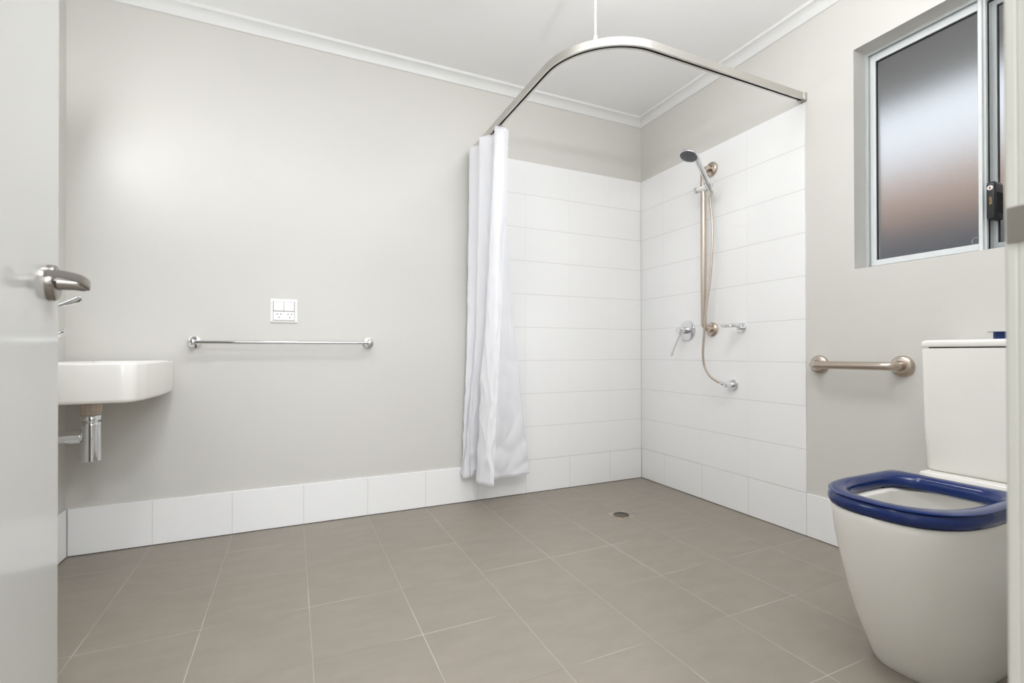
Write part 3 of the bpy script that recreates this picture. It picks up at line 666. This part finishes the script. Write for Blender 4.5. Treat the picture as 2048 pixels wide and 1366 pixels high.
# ------------------------------------------------------------------ short grab rail
GZ = .792; gy0_, gy1_ = -1.205, -1.527; gx = -.068
t = thing('grab_rail', (PB, (gy0_ + gy1_) / 2, GZ), 'short horizontal brushed steel grab rail beside the toilet', 'grab rail')
for y_ in (gy0_, gy1_):
    m = MB(); dome(m, (PB, y_, GZ), (-1, 0, 0), .041, .019); m.build('wall_flange', BRUSH, t)
MB().tube(fillet([(PB - .004, gy0_, GZ), (gx, gy0_, GZ), (gx, gy1_, GZ), (PB - .004, gy1_, GZ)], .036, 10), .0162, 28).build('bar', BRUSH, t)

# ------------------------------------------------------------------ floor drain
dxc, dyc = -.5925, -.5510
t = thing('floor_drain', (dxc, dyc, 0), 'small square stainless drain with a round slotted grate in the shower floor', 'drain')
MB().box((dxc - .054, dyc - .054, -.002), (dxc + .054, dyc + .054, .0012), .0004, 1).build('frame', BRUSH, t, smooth=False)
m = MB().lathe((dxc, dyc, .0010), (0, 0, 1), [(0, .049), (.0012, .049), (.0016, .048), (.0017, .001)], 48); m.build('grate', BRUSH, t)
sl = MB(); n_ = 7
for k in range(n_):
    u_ = -.036 + .072 * k / (n_ - 1); h_ = math.sqrt(max(0, .043 ** 2 - u_ ** 2)) * .95
    rot = Matrix.Rotation(math.radians(45 - 8), 3, 'Z')
    ctr = Vector((dxc, dyc, 0)) + rot @ Vector((u_, 0, 0))
    sl.box(ctr + Vector((-.0034, -h_, .0024)), ctr + Vector((.0034, h_, .0030)), rot=rot, org=ctr)
sl.build('grate_slots', DARK, t, smooth=False)

# ------------------------------------------------------------------ toilet
TYc = -1.875
toi = thing('toilet', (0, TYc, 0), 'white toilet with a high back and a navy blue seat against the window wall', 'toilet')
def dshape(xf, xb, hw, z, n=72, el=None, pw=2.0, yc=TYc, rc=.03):
    """D outline: straight sides from xb to xs, super-elliptic nose to xf"""
    el = el if el is not None else hw * 1.26
    xs = xf + el; P = []
    nn = n // 2
    for k in range(nn + 1):
        a_ = -PI / 2 + PI * k / nn; c_, s_ = math.cos(a_), math.sin(a_)
        P.append(Vector((xs - el * abs(c_) ** (2 / pw), yc + hw * math.copysign(abs(s_) ** (2 / pw), s_), z)))
    # far corner, rear, near corner
    q = n - nn - 1; hq = q // 2
    for k in range(hq):
        s_ = (k + 1) / hq
        if s_ < .6: P.append(Vector((xs + (xb - rc - xs) * (s_ / .6), yc + hw, z)))
        else:
            a_ = (s_ - .6) / .4 * PI / 2; P.append(Vector((xb - rc + rc * math.sin(a_), yc + hw - rc + rc * math.cos(a_), z)))
    for k in range(q - hq):
        s_ = (k) / (q - hq)
        if s_ > .4: P.append(Vector((xb - rc + (xs - xb + rc) * ((s_ - .4) / .6), yc - hw, z)))
        else:
            a_ = (1 - s_ / .4) * PI / 2; P.append(Vector((xb - rc + rc * math.sin(a_), yc - hw + rc - rc * math.cos(a_), z)))
    return P
prof = [(0.000, -.692, .1215), (.004, -.695, .1235), (.02, -.704, .1265), (.05, -.720, .1300), (.10, -.746, .1370), (.15, -.770, .1430), (.22, -.797, .1500), (.30, -.823, .1555), (.36, -.838, .1590), (.400, -.8450, .1610), (.420, -.8475, .1618), (.431, -.8470, .1615), (.4365, -.8440, .1590)]
rings = [dshape(xf, -.0, hw, z, 96, el=.215, rc=.012, pw=2.65, yc=-1.862 - .013 * min(1, z / .25)) for z, xf, hw in prof]
rings += [dshape(-.825, -.32, .144, .4375, 96, el=.20, rc=.05, pw=2.5), dshape(-.800, -.42, .124, .4365, 96, el=.185, rc=.08, pw=2.4), dshape(-.794, -.43, .119, .430, 96, el=.18, rc=.09, pw=2.3),
          dshape(-.797, -.425, .121, .395, 96, el=.18, rc=.09, pw=2.2), dshape(-.780, -.44, .113, .33, 96, el=.17, rc=.09), dshape(-.735, -.47, .092, .26, 96, el=.14, rc=.08), dshape(-.66, -.50, .06, .20, 96, el=.09, rc=.05), dshape(-.61, -.53, .03, .18, 96, el=.04, rc=.02)]
m = MB().loft(rings); m.build('pan', PORC, toi, angle=50)
# rear deck carrying the cistern
m = MB().box((-.420, TYc - .1580, .36), (0, TYc + .1580, .4380), .008, 3)
m.box((-.240, TYc - .184, .405), (0, TYc + .183, .4500), .006, 3); m.build('deck', PORC, toi, angle=50)
# seat
def seat_pts():
    O = dshape(-.857, -.4230, .1690, 0, 120, el=.22, rc=.016, pw=2.7)
    I = dshape(-.803, -.4680, .1290, 0, 120, el=.19, rc=.075, pw=2.3, yc=TYc + .006)
    return O, I
O, I = seat_pts(); rings = []
sec = [(0.00, .4330), (-.002, .4370), (-.0045, .4440), (-.0035, .4540), (.003, .4620), (.05, .4665), (.14, .4690), (.35, .4700), (.60, .4692), (.80, .4665), (.92, .460), (.985, .4515), (1.0, .4430), (.99, .4370), (.96, .4330)]
for u_, z_ in sec:
    rg = []
    for a_, b_ in zip(O, I):
        d_ = b_ - a_; L_ = d_.length
        if u_ in (0.00, -.002, -.0045, -.0035, .003): q_ = a_ + d_.normalized() * (.006 + u_)
        else: q_ = a_ + d_ * u_
        rg.append(Vector((q_.x, q_.y, z_ + .009)))
    rings.append(rg)
m = MB().loft(rings, closed=True); seat = m.build('seat', BLUEP, toi, angle=60, label='navy blue open seat ring')
for dx_, dy_ in ((-.750, .118), (-.750, -.118), (-.52, .142), (-.52, -.142)):
    MB().box((dx_ - .014, TYc + dy_ - .008, .4372), (dx_ + .014, TYc + dy_ + .008, .4440), .002).build('seat_buffer', RUBBER, seat, smooth=False)
for s_ in (-1, 1): MB().box((-.438, TYc + s_ * .085 - .02, .4380), (-.425, TYc + s_ * .085 + .02, .456), .004).build('seat_hinge', CHROME, seat, smooth=False)
# cistern
def rrect(x0, x1, y0, y1, z, r, n=6):
    P = []
    for cx_, cy_, a0 in ((x0 + r, y0 + r, PI), (x1 - r, y0 + r, 1.5 * PI), (x1 - r, y1 - r, 0), (x0 + r, y1 - r, .5 * PI)):
        for k in range(n + 1): P.append(Vector((cx_ + r * math.cos(a0 + k * PI / 2 / n), cy_ + r * math.sin(a0 + k * PI / 2 / n), z)))
    return P
cw, xb = .1880, .0
def crect(z, xf, hw, r): return rrect(xf, xb, TYc - hw, TYc + hw, z, r)
m = MB().loft([crect(.4505, -.192, .179, .018), crect(.4530, -.1965, .1830, .020), crect(.4600, -.2000, .1862, .022), crect(.60, -.2025, .1920, .022), crect(.8520, -.2055, .1968, .022), crect(.8585, -.2050, .1962, .022), crect(.8600, -.2030, .1940, .020)])
m.build('cistern', PORC, toi, angle=45)
MB().loft([crect(.8600, -.196, .180, .018), crect(.8640, -.196, .180, .018)]).build('lid_gap', DARK, toi, smooth=False)
m = MB().loft([crect(.8636, -.2035, .1900, .020), crect(.8642, -.2065, .1975, .024), crect(.8660, -.2073, .1985, .024), crect(.8790, -.2071, .1983, .024), crect(.8840, -.2050, .1960, .024), crect(.8868, -.1995, .1905, .024), crect(.8875, -.1900, .1770, .022)])
m.build('cistern_lid', PORC, toi, angle=60)
bx, by = -.105, -1.8495
bt = MB().lathe((bx, by, .8873), (0, 0, 1), [(0, .0185), (.0015, .0185), (.0020, .0170)], 36).build('flush_button', CHROME, toi)
MB().lathe((bx, by, .8892), (0, 0, 1), [(0, .0160), (.0010, .0165), (.0205, .0165), (.0210, .0160)], 36).build('button_cap', BLUEP, bt, label='navy blue raised button')
MB().lathe((bx - .002, by + .006, .9100), (0, 0, 1), [(0, .0230), (.0008, .0235), (.0016, .0230), (.0018, .001)], 36).build('button_plate', BLUEP, bt)

# ------------------------------------------------------------------ basin
BY0, BY1 = -.632, -.020; BYc = (BY0 + BY1) / 2
def basin_ring(z, xf, ins, n=80, r=.045, bulge=.018):
    """clockwise outline: wall side straight, front slightly bowed"""
    x0 = XL + ins * .0; y0, y1 = BY0 + ins, BY1 - ins; xf = xf - ins; P = []
    def bow(y): return xf - bulge * ((y - BYc) / ((y1 - y0) / 2)) ** 2
    # wall side
    for k in range(10): P.append(Vector((x0, y1 + (y0 - y1) * k / 9, z)))
    # near side
    xe = bow(y0)
    for k in range(1, 14): P.append(Vector((x0 + (xe - r - x0) * k / 14, y0, z)))
    for k in range(9):
        a_ = -PI / 2 + PI / 2 * k / 8; P.append(Vector((xe - r + r * math.cos(a_), y0 + r + r * math.sin(a_), z)))
    for k in range(1, 16):
        y_ = y0 + r + (y1 - y0 - 2 * r) * k / 16; P.append(Vector((bow(y_) + (xe - bow(y0 + r)) * 0, y_, z)))
    for k in range(9):
        a_ = PI / 2 * k / 8; P.append(Vector((xe - r + r * math.cos(a_), y1 - r + r * math.sin(a_), z)))
    for k in range(1, 14): P.append(Vector((xe - r + (x0 - xe + r) * k / 14, y1, z)))
    return P
XF = -2.604
def inner(z, s_, xoff=0):
    base = basin_ring(z, XF, .0, r=.06); c_ = Vector((-2.770, BYc, z)); P = []
    for p in base:
        q_ = p.copy(); q_.x = max(q_.x, XL + .10)
        P.append(c_ + (q_ - c_) * s_)
    return P
rings = [basin_ring(.6850, XF, .012, r=.035), basin_ring(.6862, XF, .006), basin_ring(.690, XF, .002), basin_ring(.698, XF, 0), basin_ring(.770, XF, -.0008), basin_ring(.8095, XF, -.001), basin_ring(.8142, XF, 0), basin_ring(.8162, XF, .003),
         basin_ring(.8166, XF, .008), inner(.8162, .93), inner(.8135, .905), inner(.800, .885), inner(.75, .84), inner(.722, .72), inner(.713, .45), inner(.711, .12)]
bs = thing('wash_basin', (XL, BYc, .81), 'white square wall basin half hidden behind the open door', 'basin')
MB().loft(rings).build('bowl', PORC, bs, angle=50)
MB().lathe((-2.770, BYc, .7105), (0, 0, 1), [(0, .03), (.003, .03), (.004, .026)], 32).build('waste', CHROME, bs)
# bottle trap
tx, ty_ = -2.8250, BYc
t = thing('bottle_trap', (tx, ty_, .45), 'chrome bottle trap with a beige nut under the basin', 'bottle trap')
MB().cyl((tx, ty_, .657), (tx, ty_, .6858), .0235, n=28).build('washer', REDRUB, t)
rg = []
for z_, R_ in ((.6210, .0265), (.6220, .0275), (.6330, .0280), (.6345, .0305), (.6590, .0305), (.6615, .0292)):
    rg.append([Vector((tx + (R_ + (.0012 if (k // 3) % 2 else 0)) * math.cos(2 * PI * k / 72), ty_ + (R_ + (.0012 if (k // 3) % 2 else 0)) * math.sin(2 * PI * k / 72), z_)) for k in range(72)])
MB().loft(rg).build('ribbed_nut', BEIGEP, t, angle=25, label='beige plastic ribbed nut')
MB().lathe((tx, ty_, .5940), (0, 0, 1), [(0, .0195), (.0, .0205), (.0085, .0205), (.0090, .0290), (.0100, .0300), (.0245, .0300), (.0265, .0290)], 44).build('collar', CHROME, t)
MB().lathe((tx, ty_, .4510), (0, 0, 1), [(0, .0265), (.0015, .0290), (.130, .0290), (.1302, .0285), (.1310, .0285), (.1312, .0291), (.1425, .0291), (.1438, .0282), (.1440, .0195)], 48).build('bottle', CHROME, t)
MB().cyl((tx - .018, ty_, .5430), (XL + .002, ty_, .5430), .0222, n=32).build('outlet_pipe', CHROME, t)
MB().lathe((tx - .026, ty_, .5430), (-1, 0, 0), [(0, .0248), (.034, .0248), (.0345, .0226)], 32).build('pipe_nut', CHROME, t)
MB().lathe((XL, ty_, .543), (1, 0, 0), [(0, .038), (.004, .037), (.009, .024)], 36).build('wall_flange', CHROME, t)
# basin tap
t = thing('basin_mixer_tap', (-2.955, BYc, .8166), 'chrome basin tap with a long paddle lever rising past the door', 'tap')
MB().lathe((-2.955, BYc, .8164), (0, 0, 1), [(0, .028), (.004, .028), (.006, .024), (.130, .023), (.132, .0215), (.136, .0215), (.138, .023), (.178, .0235), (.184, .020), (.186, .002)], 40).build('body', CHROME, t)
MB().tube(spline([(-2.95, BYc, .890), (-2.935, BYc, .905), (-2.918, BYc, .918), (-2.906, BYc, .923)], 6), .0115, 20).build('spout', CHROME, t)
MB().lathe((-2.909, BYc, .9235), (1, 0, -.05), [(0, .0120), (.001, .0135), (.0095, .0135), (.010, .0118)], 24).build('aerator', CHROME, t)
m = MB(); paddle(m, (-2.950, BYc, 1.006), (-2.853, BYc, 1.0500), (-.41, 0, 1), .0080, .0145, .0055); m.build('lever', CHROME, t)
